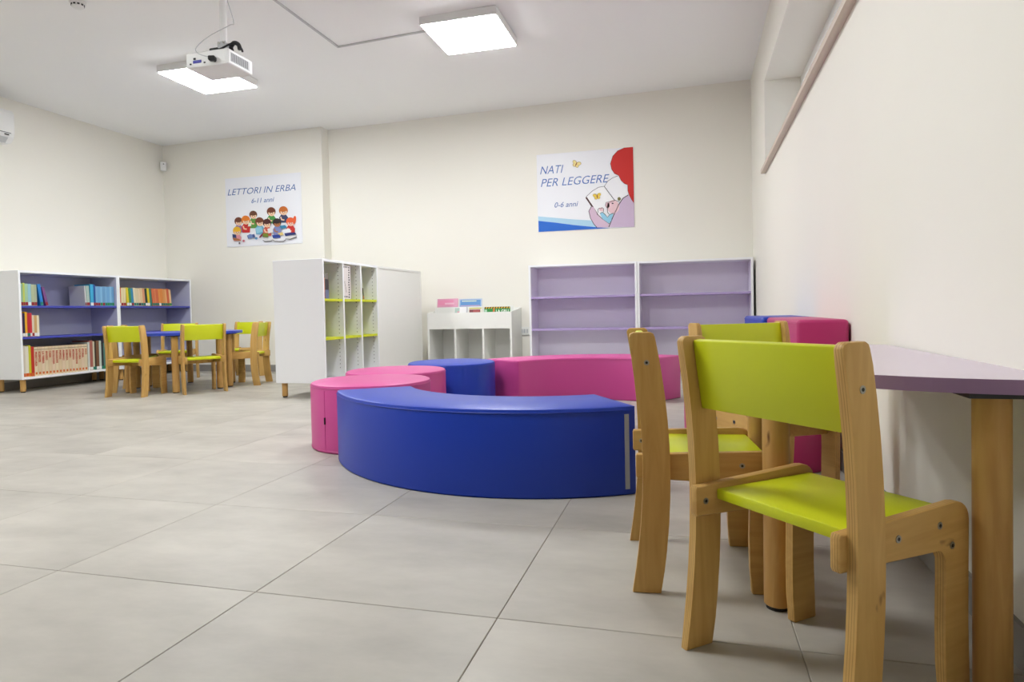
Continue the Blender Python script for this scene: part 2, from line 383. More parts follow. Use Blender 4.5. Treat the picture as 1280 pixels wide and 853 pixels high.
vc = thing('video_cable', 'black bundled video cable lying on top of the projector', 'cable', (x0 + .03, y0 + .05, z0 + ph + .006))
obj('connector', box(-.045, .02, -.014, .014, 0, .026, .006), M_black, vc, (0, 0, .001))
obj('cord', tube(bez([(0, 0, .012), (.05, -.01, .016), (.09, .0, .035), (.115, .02, .048), (.14, .05, .03), (.145, .06, .006)]), .006, 8), M_black, vc)
obj('cable_coil', tube(bez([(.09, .03, .010), (.085, .03, .035), (.11, .03, .056), (.14, .03, .040), (.148, .03, .010)]), .013, 8), M_black, vc)
# motion sensor in the back-left corner
p = on_y(201.5, 209, YL - .04)
t = thing('motion_sensor', 'small white motion sensor high in the back left corner', 'sensor', (XL + .055, YL - .055, p.z), math.radians(38))
obj('housing', box(-.034, .034, -.022, .022, -.055, .055, .008, 2), M_plast, t)
obj('wall_bracket', box(-.015, .015, .018, .062, -.02, .02), M_greyp, t)
obj('indicator', box(-.002, .012, -.0235, -.0215, .022, .032), M_black, t)
# air conditioner
p0 = on_x(18.5, 150, XL + .2)
t = thing('air_conditioner', 'white wall air conditioner cut off by the left picture edge', 'air conditioner', (XL, p0.y - .42, 0))
zt_, zb_ = on_x(17, 139, XL + .2).z, on_x(17, 179, XL + .2).z
bm = extrude_y([(.0, zb_), (.15, zb_), (.19, zb_ + .05), (.20, zb_ + .09), (.20, zt_ - .03), (.18, zt_), (0, zt_)], -.42, .42, .012)
obj('housing', bm, M_plast, t)
fl = obj('louvre', extrude_y([(.145, zb_ + .002), (.185, zb_ + .045), (.190, zb_ + .044), (.151, zb_ - .003)], -.36, .36), M_greyp, t)
obj('air_slot', box(.1985, .2015, -.38, .38, zb_ + .082, zb_ + .088), M_vent, t)
obj('indicator', box(.1975, .2025, .32, .36, zb_ + .062, zb_ + .072), M_black, t)
# wall outlet
p = on_y(656, 414, YR)
t = thing('wall_socket', 'white wall socket between the book display and lilac bookcase', 'wall socket', (p.x, YR, p.z))
obj('plate', box(-.06, .06, -.010, 0, -.045, .045, .003), M_white2, t)
for k in (-1, 0, 1): obj('outlet', box(k * .03 - .011, k * .03 + .011, -.012, -.009, -.022, .022), M_greyp, t)
obj('outlet_hole', cyl(.005, 0, .002, 8), M_black, t, (-.038, -.0118, -.006), (PI / 2, 0, 0))
obj('plate_seam', box(-.06, .06, -.0112, -.0098, -.0465, -.044), M_vent, t)

# ------------------------------------------------------------------ chairs
def post_outline():
    def xc(z): return -.135 + .028 * (1 - ((z - .29) / .30) ** 2)
    zs = [0, .05, .1, .16, .22, .28, .34, .40, .46, .52, .57, .594]
    rear = [(xc(z) - (.0325 - .003 * z / .6), z) for z in zs]; front = [(xc(z) + (.0325 - .003 * z / .6), z) for z in zs]
    tx0, tx1 = rear[-1][0], front[-1][0]
    top = [(tx0 + .003, .601), (tx0 + .010, .605), (tx1 - .010, .605), (tx1 - .003, .601)]
    return rear + top + front[::-1], xc
PO, XC = post_outline()
def arcpts(cx, cz, rad, a0, a1, n): return [(cx + rad * math.cos(math.radians(a0 + (a1 - a0) * k / n)), cz + rad * math.sin(math.radians(a0 + (a1 - a0) * k / n))) for k in range(n + 1)]
RO = [(-.150, .262), (-.153, .268), (-.153, .314), (-.150, .320)] + arcpts(.133, .294, .034, 95, 0, 6) + [(.163, .20), (.162, .12), (.164, .05), (.168, .003), (.165, 0), (.106, 0), (.103, .003), (.100, .06), (.099, .12), (.101, .20)] + arcpts(.079, .236, .022, 0, 80, 4)
me_post = mesh_of('upright', extrude_y(PO, -.009, .009, .003), M_wx, True)
me_rail = mesh_of('leg_frame', extrude_y(RO, -.009, .009, .003), M_wr, True)
bm = box(-.104, .150, -.1438, .1438, .290, .311, .004, 2); me_seat = mesh_of('seat', bm, M_lime, True)
tilt = math.atan2(XC(.46) - XC(.60), .14)
me_back = mesh_of('backrest', box(-.009, .009, -.1618, .1618, -.067, .067, .0035, 2), M_lime, True)
me_apron = mesh_of('apron', box(.112, .132, -.1438, .1438, .246, .2895, .003), M_wr)
bm = cyl(.0062, -.001, .0008, 14); cyl(.0030, .0008, .0012, 8, bm=bm); me_scr = mesh_of('screw', bm, M_metal)
me_scr.materials.append(M_black)
for pgn in me_scr.polygons:
    if pgn.center.z > .0009: pgn.material_index = 1
def make_chair(label, loc, deg, screws=True, group=None):
    t = thing('child_chair', label, 'chair', (loc[0], loc[1], 0), math.radians(deg), group)
    for s in (1, -1):
        u = obj('upright', me_post, parent=t, loc=(0, s * .171, 0))
        lf = obj('leg_frame', me_rail, parent=t, loc=(0, s * .1529, 0))
        if screws:
            obj('screw', me_scr, parent=u, loc=(XC(.535), s * .0092, .535), rot=(-s * PI / 2, 0, 0))
            for x, z in ((-.02, .292), (.085, .296), (.118, .258)): obj('screw', me_scr, parent=lf, loc=(x, s * .0092, z), rot=(-s * PI / 2, 0, 0))
            obj('screw', me_scr, parent=lf, loc=(-.13, -s * .0092, .29), rot=(s * PI / 2, 0, 0))
    obj('seat', me_seat, parent=t)
    obj('backrest', me_back, parent=t, loc=(XC(.532) + .002, 0, .532), rot=(0, -tilt, 0))
    obj('apron', me_apron, parent=t)
    return t
gN = 'small lime and plywood chairs at the lilac table'; gF = 'small lime and plywood chairs at the round blue table'
make_chair('nearest lime chair, seen from behind, tucked under the lilac table', (.218, 1.262), 41, True, gN)
make_chair('lime chair turned sideways just left of the nearest chair', (.010, 1.712), 6, True, gN)
make_chair('lime chair facing the camera on the far side of the lilac table', (.232, 2.305), -61, True, gN)
make_chair('lime chair seen from behind, front left of the blue table', (-4.617, 4.57), 96, False, gF)
make_chair('lime chair seen from behind, front right of the blue table', (-4.205, 4.85), 147, False, gF)
make_chair('lime chair seen side-on at the right end of the blue table', (-4.172, 5.476), 197, False, gF)
make_chair('lime chair half hidden behind the front left chair, facing right', (-4.96, 4.89), 28, False, gF)
c5 = on_z(221, 402, .60); v = ray(221, 402)
def at_depth(px, py, Y): q = on_y(px, py, Y); return (q.x, q.y)
make_chair('lime chair facing the camera behind the blue table, before the bookcases', at_depth(221, 420, 5.80), -62, False, gF)
make_chair('lime chair facing the camera behind the chair at the right end', at_depth(300, 420, 6.12), -98, False, gF)

# ------------------------------------------------------------------ tables
def half_disc(rad, n=40, rc=.012):
    """outline of a half-round top: flat side along y at x = 0, bulging to -x"""
    return [(-rad * math.sin(PI * k / n), rad * math.cos(PI * k / n)) for k in range(n + 1)]
def half_table(label, loc, deg, rad, top_m, edge_m, ztop, group=None, lay=((-.072, -.437), (-.41, -.237), (-.41, .237), (-.072, .437))):
    t = thing('half_round_table', label, 'table', (loc[0], loc[1], 0), math.radians(deg), group)
    bm = prism(half_disc(rad), ztop - .024, ztop)
    bmesh.ops.recalc_face_normals(bm, faces=bm.faces)
    me = mesh_of('tabletop', bm, edge_m); me.materials.append(top_m)
    for pgn in me.polygons:
        if pgn.normal.z > .9: pgn.material_index = 1
    obj('tabletop', me, parent=t)
    for x, y in lay:
        lg = obj('leg', cyl(.028, .008, ztop - .032, 28, .002), M_wl, t, (x, y, 0), smooth=True)
        obj('foot_pad', cyl(.024, 0, .008, 20), M_dark, lg)
        obj('mounting_plate', box(-.05, .05, -.05, .05, ztop - .032, ztop - .024), M_black, lg)
    return t
half_table('half-round lilac table standing against the right wall', (.572, 1.678), .5, .500, M_lilac_t, M_lilac_e, .536, None, ((-.094, -.430), (-.396, -.166), (-.396, .166), (-.085, .430)))
BC = (-4.645, 5.135); br = 4.6
half_table('near half of the round blue table among six chairs', BC, 90 + br, .53, M_tblue, M_tblue, .53, 'half-round blue tables pushed together')
half_table('far half of the round blue table, nearer the back wall', (BC[0] - .003 * math.sin(math.radians(br)), BC[1] + .003), -90 + br, .53, M_tblue, M_tblue, .53, 'half-round blue tables pushed together')

# ------------------------------------------------------------------ poufs and curved benches
PH = .318
def arc_bench(name, label, center, a0, a1, rin, rout, h, m, z=0., tape=None, group=None):
    c = Vector((center[0], center[1], z)); n = 44; e = .014
    am = math.radians((a0 + a1) / 2); mid = c + Vector((math.cos(am), math.sin(am), 0)) * (rin + rout) / 2
    t = thing(name, label, 'bench', mid, 0, group); off = c - mid
    bm = bmesh.new()
    sec = [(rin, .006), (rin + .006, 0), (rout - .006, 0), (rout, .006), (rout, h - e), (rout - e * .3, h - e * .3), (rout - e, h), ((rin + rout) / 2, h + .004), (rin + e, h), (rin + e * .3, h - e * .3), (rin, h - e)]
    rings = []
    rm = (rin + rout) / 2; ea = e / rm
    A0, A1 = math.radians(a0), math.radians(a1)
    angs = [(A0, 1), (A0 + ea * .3, .3), (A0 + ea, 0)] + [(A0 + ea + (A1 - A0 - 2 * ea) * k / n, 0) for k in range(1, n)] + [(A1 - ea, 0), (A1 - ea * .3, .3), (A1, 1)]
    for a, sh in angs:
        ring = []
        for rr, zz_ in sec:
            k = e * sh
            r2 = min(max(rr, rin + k), rout - k); z2 = min(max(zz_, k * .4), h - k)
            ring.append(bm.verts.new((off.x + r2 * math.cos(a), off.y + r2 * math.sin(a), z2)))
        rings.append(ring)
    for A, B in zip(rings, rings[1:]):
        for k in range(len(sec)): bm.faces.new((A[k], A[(k + 1) % len(sec)], B[(k + 1) % len(sec)], B[k]))
    bm.faces.new(rings[0][::-1]); bm.faces.new(rings[-1])
    obj('upholstery', bm, m, t, smooth=True)
    # welted seam along the outer top edge
    for rr in (rout + .0005, rin - .0005):
        pts = [(off.x + rr * math.cos(A0 + ea + (A1 - A0 - 2 * ea) * k / n), off.y + rr * math.sin(A0 + ea + (A1 - A0 - 2 * ea) * k / n), h - e - .001) for k in range(n + 1)]
        obj('seam', tube(pts, .0016, 5), m, t)
    if tape:
        a = math.radians(tape); da = .0085
        bm = bmesh.new(); R_ = rout + .0022
        P = [(off.x + q * math.cos(b), off.y + q * math.sin(b)) for q, b in ((rout - .002, a - da), (R_, a - da), (R_, a + da), (rout - .002, a + da))]
        prism(P, .022, h - .030, bm); obj('fastening_tape', bm, M_greyst, t)
    return t
arc_bench('curved_bench', 'large blue curved bench nearest the camera, grey strip at its right end', (-.717, 3.164), 211.7, 302.6, .640, .987, PH, M_blue_v, tape=300.3)
# far pink bench: hollow side to the camera
pl = on_z(648, 446, .312); pr = on_z(814, 444, .312)
fx = ray(648, 446).normalized()
def at_cam_depth(px, py, dep):
    v = ray(px, py); return Vector((0, 0, H)) + v * dep
pl = at_cam_depth(648, 447, 4.54); pr = at_cam_depth(816, 445, 4.53)
mid = (pl + pr) / 2; ch = (pr - pl); ch.z = 0; half = ch.length / 2; un = ch.normalized(); nn = Vector((un.y, -un.x, 0))
rin = .640; dist = math.sqrt(max(rin * rin - half * half, .01)); cc = mid + nn * dist
aL = math.degrees(math.atan2(pl.y - cc.y, pl.x - cc.x)); aR = math.degrees(math.atan2(pr.y - cc.y, pr.x - cc.x))
arc_bench('curved_bench', 'long magenta pink curved bench in front of the lilac bookcases', (cc.x, cc.y), aR, aL, .640, .987, .312, M_pink_v)
def pouf(label, x, y, rad, h, m, tagged=False, z=0.):
    t = thing('round_pouf', label, 'pouf', (x, y, z), 0, 'round vinyl poufs'); e = .014
    obj('upholstery', lathe([(0, 0), (rad - .006, 0), (rad, .006), (rad, h - e), (rad - e * .3, h - e * .3), (rad - e, h), (rad * .5, h + .004), (0, h + .005)], 64), m, t, smooth=True)
    for zz_ in (h - e - .001, .012):
        obj('seam', tube([((rad + .0004) * math.cos(2 * PI * k / 64), (rad + .0004) * math.sin(2 * PI * k / 64), zz_) for k in range(65)], .0016, 5), m, t)
    a = math.radians(250); obj('zip_seam', tube([((rad + .0003) * math.cos(a), (rad + .0003) * math.sin(a), .014 + (h - .04) * k) for k in (0, .5, 1)], .0014, 5), m, t)
    if tagged:
        obj('care_tag', box(-.0015, .0015, -.007, .0, -.016, .016), M_black, t, (rad * math.cos(a + .01), rad * math.sin(a + .01), h * .48), (0, 0, a + PI / 2))
    return t
pouf('round pink pouf touching the left end of the blue bench', -1.575, 3.02, .300, .325, M_pink_v, True)
q = at_cam_depth(495, 455, 3.97); pouf('round pink pouf behind the front pink one, beside the blue pouf', q.x, q.y, .300, PH, M_pink_v)
q = at_cam_depth(564.5, 455, 4.52); pouf('round blue pouf in front of the white book display', q.x, q.y, .300, PH, M_blue_v)
pouf('magenta pouf behind the lilac table, under the foam block', .270, 2.975, .298, .312, M_mag_v)
pouf('blue pouf carrying the blue foam block by the right wall', .285, 3.70, .298, .312, M_blue_v)
def foam_block(label, pts, z0, z1, m):
    cx_ = sum(p[0] for p in pts) / len(pts); cy_ = sum(p[1] for p in pts) / len(pts)
    t = thing('foam_block', label, 'foam block', (cx_, cy_, z0), 0, 'foam blocks stacked by the right wall')
    bm = prism([(x - cx_, y - cy_) for x, y in pts], 0, z1 - z0)
    bmesh.ops.bevel(bm, geom=list(bm.edges), offset=.014, segments=3, profile=.5, affect='EDGES')
    obj('upholstery', bm, m, t, smooth=True)
    obj('seam', tube([(pts[0][0] - cx_ - .0005, pts[0][1] - cy_ + .015, z1 - z0 - .015), (pts[1][0] - cx_ - .0005, pts[1][1] - cy_ - .015, z1 - z0 - .015)], .0016, 5), m, t)
    return t
foam_block('pink vinyl foam block lying against the right wall', [(.398, 2.70), (.365, 3.40), (.572, 3.40), (.574, 2.665)], .318, .603, M_mag_v)
foam_block('blue vinyl foam block behind the pink one by the wall', [(.345, 3.42), (.312, 4.05), (.578, 4.05), (.575, 3.42)], .318, .603, M_blue_v)

# ------------------------------------------------------------------ cabinets
T = .020
def cabinet(name, label, loc, rz, w, dp, zb_, zt_, shelves, m_out, m_in=None, m_back=None, m_shelf=None, partitions=(), group=None, legs=True, holes=False, back_in=.0, cat='bookcase'):
    """front faces local -y; origin on the floor below the middle"""
    t = thing(name, label, cat, (loc[0], loc[1], 0), rz, group)
    x0, x1, y0, y1 = -w / 2, w / 2, -dp / 2, dp / 2
    for s in (-1, 1):
        a, b = (x0, x0 + T) if s < 0 else (x1 - T, x1)
        sp = obj('side_panel', box(a, b, y0, y1, zb_, zt_, .0012), m_out, t)
        if m_in:
            a, b = (x0 + T, x0 + T + .002) if s < 0 else (x1 - T - .002, x1 - T)
            obj('inner_lining', box(a, b, y0 + .003, y1 - .012 - back_in, zb_ + T, zt_ - T), m_in, sp)
    obj('top_panel', box(x0 + T, x1 - T, y0, y1, zt_ - T, zt_, .0012), m_out, t)
    obj('bottom_panel', box(x0 + T, x1 - T, y0, y1, zb_, zb_ + T, .0012), m_out, t)
    obj('back_panel', box(x0 + T, x1 - T, y1 - .010 - back_in, y1 - back_in, zb_ + T, zt_ - T), m_back or m_in or m_out, t)
    xs = [x0 + T] + [p for p in partitions] + [x1 - T]
    for p in partitions:
        pp = obj('partition', box(p - T / 2, p + T / 2, y0 + .001, y1 - .010 - back_in, zb_ + T, zt_ - T, .001), m_out, t)
    edges = []
    for k in range(len(xs) - 1):
        a = xs[k] + (T / 2 if k else .0022); b = xs[k + 1] - (T / 2 if k < len(xs) - 2 else .0022); edges.append((a, b))
        for z in shelves:
            sh = obj('shelf', box(a, b, y0 + .006, y1 - .011 - back_in, z - T, z, .001), m_shelf or m_in or m_out, t)
            for xx in (a + .008, b - .008):
                obj('shelf_pin', cyl(.004, 0, .014, 8), M_black, sh, (xx, y0 + .045, z - T - .0065), (0, PI / 2, 0) if 0 else (0, 0, 0))
    if holes:
        for (a, b) in edges:
            bm = bmesh.new()
            for i in range(28):
                z = zb_ + .10 + i * .032
                for yy in (y0 + .045, y1 - .06):
                    for xx, s in ((a, 1), (b, -1)):
                        vs = [bm.verts.new((xx + s * .0004, yy + .0042 * math.cos(2 * PI * q_ / 6), z + .0042 * math.sin(2 * PI * q_ / 6))) for q_ in range(6)]
                        bm.faces.new(vs)
            obj('peg_holes', bm, M_vent, t)['kind'] = 'stuff'
    if legs:
        for sx in (-1, 1):
            for sy in (-1, 1):
                lg = obj('leg', cyl(.023, .010, zb_, 18, .001), M_wl, t, (sx * (w / 2 - .045), sy * (dp / 2 - .05), 0), smooth=True)
                obj('foot_pad', cyl(.018, 0, .010, 14), M_dark, lg)
    return t
ZB, ZT = .122, 1.128
XF = -5.905; dpL = XF - (XL + .002)
y_a, y_m, y_b = 4.562, 5.640, 6.700
for ya, yb, lab in ((y_a, y_m - .001, 'white and blue bookcase on the left wall, full of books'), (y_m, y_b, 'white and blue bookcase in the left corner, orange books on top shelf')):
    cabinet('bookcase', lab, ((XF + XL + .013) / 2, (ya + yb) / 2), PI / 2, yb - ya, XF - XL - .013, ZB, ZT, (.803, .515), M_white, M_lav, M_lav, M_blue_s, group='white and blue bookcases')
YP = 6.535
xa = on_y(661.3, 380, YP).x; xm = on_y(797, 380, YP).x; xb = .588
cabinet('bookcase', 'empty lilac bookcase on the back wall beside the book display', ((xa + xm) / 2 - .001, (YP + YR - .012) / 2), 0, xm - xa - .003, YR - .012 - YP, ZB, 1.125, (.800, .470), M_white, M_lilac, M_lilac, M_lilac_d, group='empty lilac bookcases')
cabinet('bookcase', 'empty lilac bookcase in the right back corner', ((xm + xb) / 2, (YP + YR - .012) / 2), 0, xb - xm, YR - .012 - YP, ZB, 1.122, (.800, .470), M_white, M_lilac, M_lilac, M_lilac_d, group='empty lilac bookcases')
XD = -2.772; XD0 = -3.222; YD0, YD1, YD2 = 4.552, 5.490, 6.500
dv = cabinet('cubby_cabinet', 'white cabinet with lime shelves and open compartments, standing free', ((XD + XD0) / 2, (YD0 + YD1) / 2), PI / 2, YD1 - YD0, XD - XD0, .118, 1.104, (.790, .478), M_white, None, M_white2, M_lime, partitions=(-.151, .152), holes=True, cat='cabinet')
cabinet('cubby_cabinet', 'white cabinet with its plain back turned to the room', ((XD + XD0) / 2, (YD1 + YD2) / 2 + .001), -PI / 2, YD2 - YD1 - .002, XD - XD0, .118, 1.104, (.790, .478), M_white2, None, M_white2, M_white2, back_in=.006, cat='cabinet')

# ---- low book display
YQ = 6.45; xa = on_y(534, 400, YQ).x; xb_ = on_y(639.5, 400, YQ).x; wq = xb_ - xa
zf1 = on_y(590, 390.7, YQ).z; zf0 = on_y(590, 411.3, YQ).z
t = thing('book_display', 'low white book display unit with three open cubbies', 'book display', ((xa + xb_) / 2, YQ, 0))
D = YR - .012 - YQ; hw = wq / 2
for s in (-1, 1):
    a, b = (-hw, -hw + T) if s < 0 else (hw - T, hw)
    bm = bmesh.new()
    ol = [(0, .06), (D, .06), (D, zf1 + .045), (.20, zf1 + .02), (0, zf1)]
    A = [bm.verts.new((a, y, z)) for y, z in ol]; B = [bm.verts.new((b, y, z)) for y, z in ol]
    bm.faces.new(A); bm.faces.new(B[::-1])
    for k in range(5): bm.faces.new((A[k], A[(k + 1) % 5], B[(k + 1) % 5], B[k]))
    obj('side_panel', bm, M_white2, t)
obj('front_panel', box(-hw + T, hw - T, 0, T, zf0, zf1, .001), M_white2, t)
obj('bottom_panel', box(-hw + T, hw - T, 0, D - .01, .06, .06 + T), M_white2, t)
obj('plinth', box(-hw + .01, hw - .01, .02, D - .01, 0, .06), M_white2, t)
obj('back_panel', box(-hw + T, hw - T, D - .010, D, .06 + T, zf1 + .045), M_white2, t)
obj('cubby_top', box(-hw + T, hw - T, T, D - .01, zf0, zf0 + T), M_white2, t)
tz = on_y(560, 384.3, YQ + .19).z
obj('tier_panel', box(-hw + T, hw - T, .185, .200, zf0 + T, tz, .001), M_white2, t)
obj('tier_shelf', box(-hw + T, hw - T, .200, D - .01, tz - .11, tz - .095), M_white2, t)
for k in (1, 2):
    x = -hw + wq * k / 3; obj('partition', box(x - T / 2, x + T / 2, .001, D - .01, .06 + T, zf0), M_white2, t)
zcub = zf0 + T; ztier = tz - .095
def C(name, rgb, rough=.45): return mat(name, rgb, rough)
def cover_book(label, px0, px1, ytop, tier, rgb, art=None):
    yb = YQ + (.10 if tier == 0 else .285); base = zcub if tier == 0 else ztier
    a = on_y(px0, ytop, yb); b = on_y(px1, ytop, yb); h = a.z - base; w = b.x - a.x
    tt = thing('picture_book', label, 'book', ((a.x + b.x) / 2, yb - .035, base), 0, 'picture books in the white display')
    rx = (-.16, 0, 0)
    cm_ = C('cover_%d_%d_%d' % rgb, rgb)
    cv = obj('cover', box(-w / 2, w / 2, 0, .003, 0, h * 1.012), cm_, tt, rot=rx)
    obj('back_cover', box(-w / 2, w / 2, .012, .015, 0, h * 1.012), cm_, tt, rot=rx)
    obj('page_block', box(-w / 2 + .003, w / 2 - .004, .003, .012, .003, h * 1.012 - .004), M_page, tt, rot=rx)
    if art: art(cv, w, h * 1.012)
    return tt
def patch(parent, name, x0, x1, z0, z1, rgb, d=.0006): return obj(name, box(x0, x1, -d, 0, z0, z1), C('print_%d_%d_%d' % rgb, rgb), parent)
def ltext(parent, body, size, x, z, rgb, shear=.0, d=.0012, align='LEFT', offset=0., spacing=1.):
    me = text_mesh(body, size, shear, offset, align, spacing); me.materials.append(C('print_%d_%d_%d' % rgb, rgb))
    return obj('lettering', me, parent=parent, loc=(x, -d, z), rot=(PI / 2, 0, 0))
def art_pink(cv, w, h):
    patch(cv, 'cover_band', -w / 2 + .01, w / 2 - .05, h - .075, h - .015, (238, 150, 185)); patch(cv, 'cover_band', -w / 2 + .09, w / 2 - .04, h - .065, h - .045, (246, 196, 214), .001)
def art_blue(cv, w, h):
    patch(cv, 'cover_band', -w / 2 + .012, w / 2 - .012, h - .085, h - .012, (98, 150, 205)); patch(cv, 'title_strip', -w / 2 + .03, w / 2 - .06, h - .030, h - .021, (236, 240, 200), .001)
    patch(cv, 'cover_band', -w / 2 + .02, w / 2 - .02, h - .082, h - .072, (200, 170, 200), .001)
def art_pale(cv, w, h):
    patch(cv, 'cover_picture', -w / 2 + .004, -w / 2 + .055, h - .075, h - .008, (178, 200, 190)); patch(cv, 'cover_picture', -w / 2 + .03, -w / 2 + .055, h - .072, h - .045, (226, 160, 170), .001)
    patch(cv, 'spine_strip', w / 2 - .012, w / 2 - .001, 0, h, (190, 190, 196), .001)
def art_red(cv, w, h):
    patch(cv, 'cover_picture', -w / 2 + .008, w / 2 - .022, h - .10, h - .025, (128, 60, 66)); patch(cv, 'title_strip', -w / 2 + .006, w / 2 - .01, h - .018, h - .006, (200, 196, 90))
    patch(cv, 'cover_picture', -w / 2 + .05, w / 2 - .03, h - .10, h - .03, (176, 84, 84), .001)
def art_green(cv, w, h):
    patch(cv, 'hazard_band', -w / 2, w / 2, h - .018, h - .001, (240, 190, 40))
    n = 10
    for k in range(n):
        x = -w / 2 + w * k / n; bm = bmesh.new()
        vs = [bm.verts.new(p) for p in ((x, -.0012, h - .018), (x + w / n * .5, -.0012, h - .018), (x + w / n * .8, -.0012, h - .001), (x + w / n * .3, -.0012, h - .001))]
        bm.faces.new(vs); obj('hazard_stripe', bm, M_black, cv)
    ltext(cv, 'LA GRU', .040, -.012, h - .058, (245, 248, 240), offset=.0008)
    patch(cv, 'cover_picture', -w / 2 + .004, -w / 2 + .03, h - .055, h - .028, (180, 215, 190)); patch(cv, 'cover_picture', -.045, -.025, h - .09, h - .02, (214, 120, 60))
cover_book('pink picture book standing on the back tier of the white display', 547, 572.5, 374, 1, (232, 168, 194), art_pink)
cover_book('light blue picture book on the back tier beside the pink one', 574.5, 602.5, 374, 1, (190, 205, 226), art_blue)
cover_book('pale white and green picture book at the front of the white display', 568.5, 584.5, 384.3, 0, (236, 236, 236), art_pale)
cover_book('picture book with dark red cover picture, middle of the front row', 586, 603, 384.3, 0, (232, 228, 214), art_red)
cover_book('green picture book with black and yellow striped edge in the display', 605.5, 637.5, 384, 0, (40, 140, 62), art_green)

# ------------------------------------------------------------------ shelf books
ORD = ['first', 'second', 'third', 'fourth', 'fifth', 'sixth', 'seventh', 'eighth', 'ninth', 'tenth', 'eleventh', 'twelfth', 'thirteenth', 'fourteenth', 'fifteenth', 'sixteenth', 'seventeenth', 'eighteenth', 'nineteenth', 'twentieth', 'twenty-first', 'twenty-second', 'twenty-third', 'twenty-fourth']
bmesh_cache = {}
def shelf_book(label, x_front, y, z, w, h, dp, rgb, sticker=None, lean=0., group=None, top=None, text=None, bands=(), spine_rgb=None):
    """spine faces +x; standing on z with its left edge at y; lean tips the top towards -y"""
    t = thing('book', label, 'book', (x_front, y, z + (.0 if lean <= 0 else 0)), 0, group)
    t.rotation_euler = (math.radians(lean), 0, 0)
    cm_ = C('cover_%d_%d_%d' % rgb, rgb)
    key = (round(w, 4), round(h, 3), round(dp, 3))
    if key not in bmesh_cache:
        c_ = min(.0025, w * .12); bm = bmesh.new()
        box(-dp, 0, 0, c_, 0, h, bm=bm); box(-dp, 0, w - c_, w, 0, h, bm=bm); box(-c_, 0, c_, w - c_, 0, h, bm=bm)
        pg = box(-dp + .004, -c_, c_, w - c_, .003, h - .004)
        st = box(-.0005, .0008, .001, w - .001, .004, .034)
        bmesh_cache[key] = (bm, pg, st)
        bmesh_cache[key] = (mesh_of('cover', bm), mesh_of('page_block', pg, M_page), mesh_of('spine_label', st))
    mc, mp_, ms = bmesh_cache[key]
    me = mc.copy(); me.materials.append(cm_); cv = obj('cover', me, parent=t)
    obj('page_block', mp_, parent=t)
    if sticker:
        m2 = ms.copy(); m2.materials.append(C('sticker_%d_%d_%d' % sticker, sticker)); obj('spine_label', m2, parent=cv)
    for z0_, z1_, c2 in bands:
        obj('spine_band', box(-.0005, .0006, .0005, w - .0005, z0_, z1_), C('print_%d_%d_%d' % c2, c2), cv)
    if text:
        me = text_mesh(text, w * .80, 0, .0012); me.materials.append(C('print_186_70_48', (186, 70, 48)))
        obj('lettering', me, parent=cv, loc=(.0012, w * .22, h - .042), rot=(PI / 2, PI / 2, PI / 2))
        obj('volume_mark', box(-.0005, .0009, w * .22, w * .78, .014, .036), C('print_206_104_40', (206, 104, 40)), cv)
    return t
RED, TEAL, WHT, GRN, DK = (150, 34, 46), (30, 120, 104), (232, 232, 228), (40, 130, 70), (50, 44, 60)
XB = XF - .028
def run(books, y, z, where, group):
    """books: (thickness, height, rgb, colour word, sticker, lean)"""
    for k, (w, h, rgb, word, st, ln) in enumerate(books):
        dp = .205 if h < .235 else .225
        yy = y
        if ln > 0: yy = y  # tipped to the left, turns about its lower left edge
        shelf_book('%s book, %s from the left %s' % (word, ORD[k], where), XB, yy, z + .0005 + (math.sin(math.radians(-ln)) * w if ln < 0 else 0), w, h, dp, rgb, st, ln, group)
        y += w / math.cos(math.radians(ln)) + .0008
    return y
gB = 'books in the white and blue bookcases'
z1, z2, z0s = .803, .515, ZB + T
y = run([(.032, .205, (150, 186, 152), 'pale green', RED, 0), (.017, .212, (196, 206, 92), 'yellow green', RED, 0), (.028, .206, (160, 196, 160), 'soft green', RED, 0),
         (.030, .205, (150, 196, 206), 'pale blue', WHT, 0), (.030, .200, (176, 186, 150), 'sage green', RED, 0), (.024, .200, (166, 176, 150), 'grey green', RED, 0)],
        4.590, z1, 'on the top shelf of the left bookcase', gB)
shelf_book('bright blue book tipped against its neighbours on the left top shelf', XB, y + .034, z1 + .001, .030, .205, .205, (36, 128, 206), TEAL, 8, gB)
shelf_book('purple book leaning furthest to the left on the left top shelf', XB, y + .086, z1 + .001, .026, .178, .205, (120, 70, 130), RED, 12, gB)
run([(.018, .222, (188, 96, 124), 'dusty pink', WHT, 0), (.022, .218, (42, 40, 72), 'navy', WHT, 0), (.020, .232, (232, 172, 40), 'yellow', WHT, 0), (.026, .220, (190, 34, 50), 'red', TEAL, 0),
     (.018, .222, (206, 48, 62), 'bright red', WHT, 0), (.020, .200, (220, 206, 182), 'cream', RED, 0), (.026, .198, (206, 166, 108), 'tan', WHT, 0), (.022, .198, (232, 222, 190), 'ivory', WHT, 0)],
    4.590, z2, 'on the middle shelf of the left bookcase', gB)
ye = run([(.030, .290, (214, 204, 184), 'beige', (206, 92, 30), 0), (.032, .285, (226, 220, 200), 'off-white', (206, 92, 30), 0), (.022, .292, (200, 196, 40), 'lime yellow', (206, 92, 30), 0), (.030, .278, (190, 50, 36), 'red', (206, 92, 30), 0)],
         4.590, z0s, 'on the bottom shelf of the left bookcase', gB)
words = ['PREISTORIA', 'SCIENZE', 'LA TERRA', 'SPAZIO', 'CASA', 'ECOLOGIA', 'RELIGIONI', 'POPOLI', 'ANIMALI', 'SCIENZA', 'UOMO', 'MONDO', 'INVENZIONI', 'NATURA', 'STORIA', 'VOCI']
yend = on_x(109.5, 445, XB).y; we = (yend - ye) / len(words)
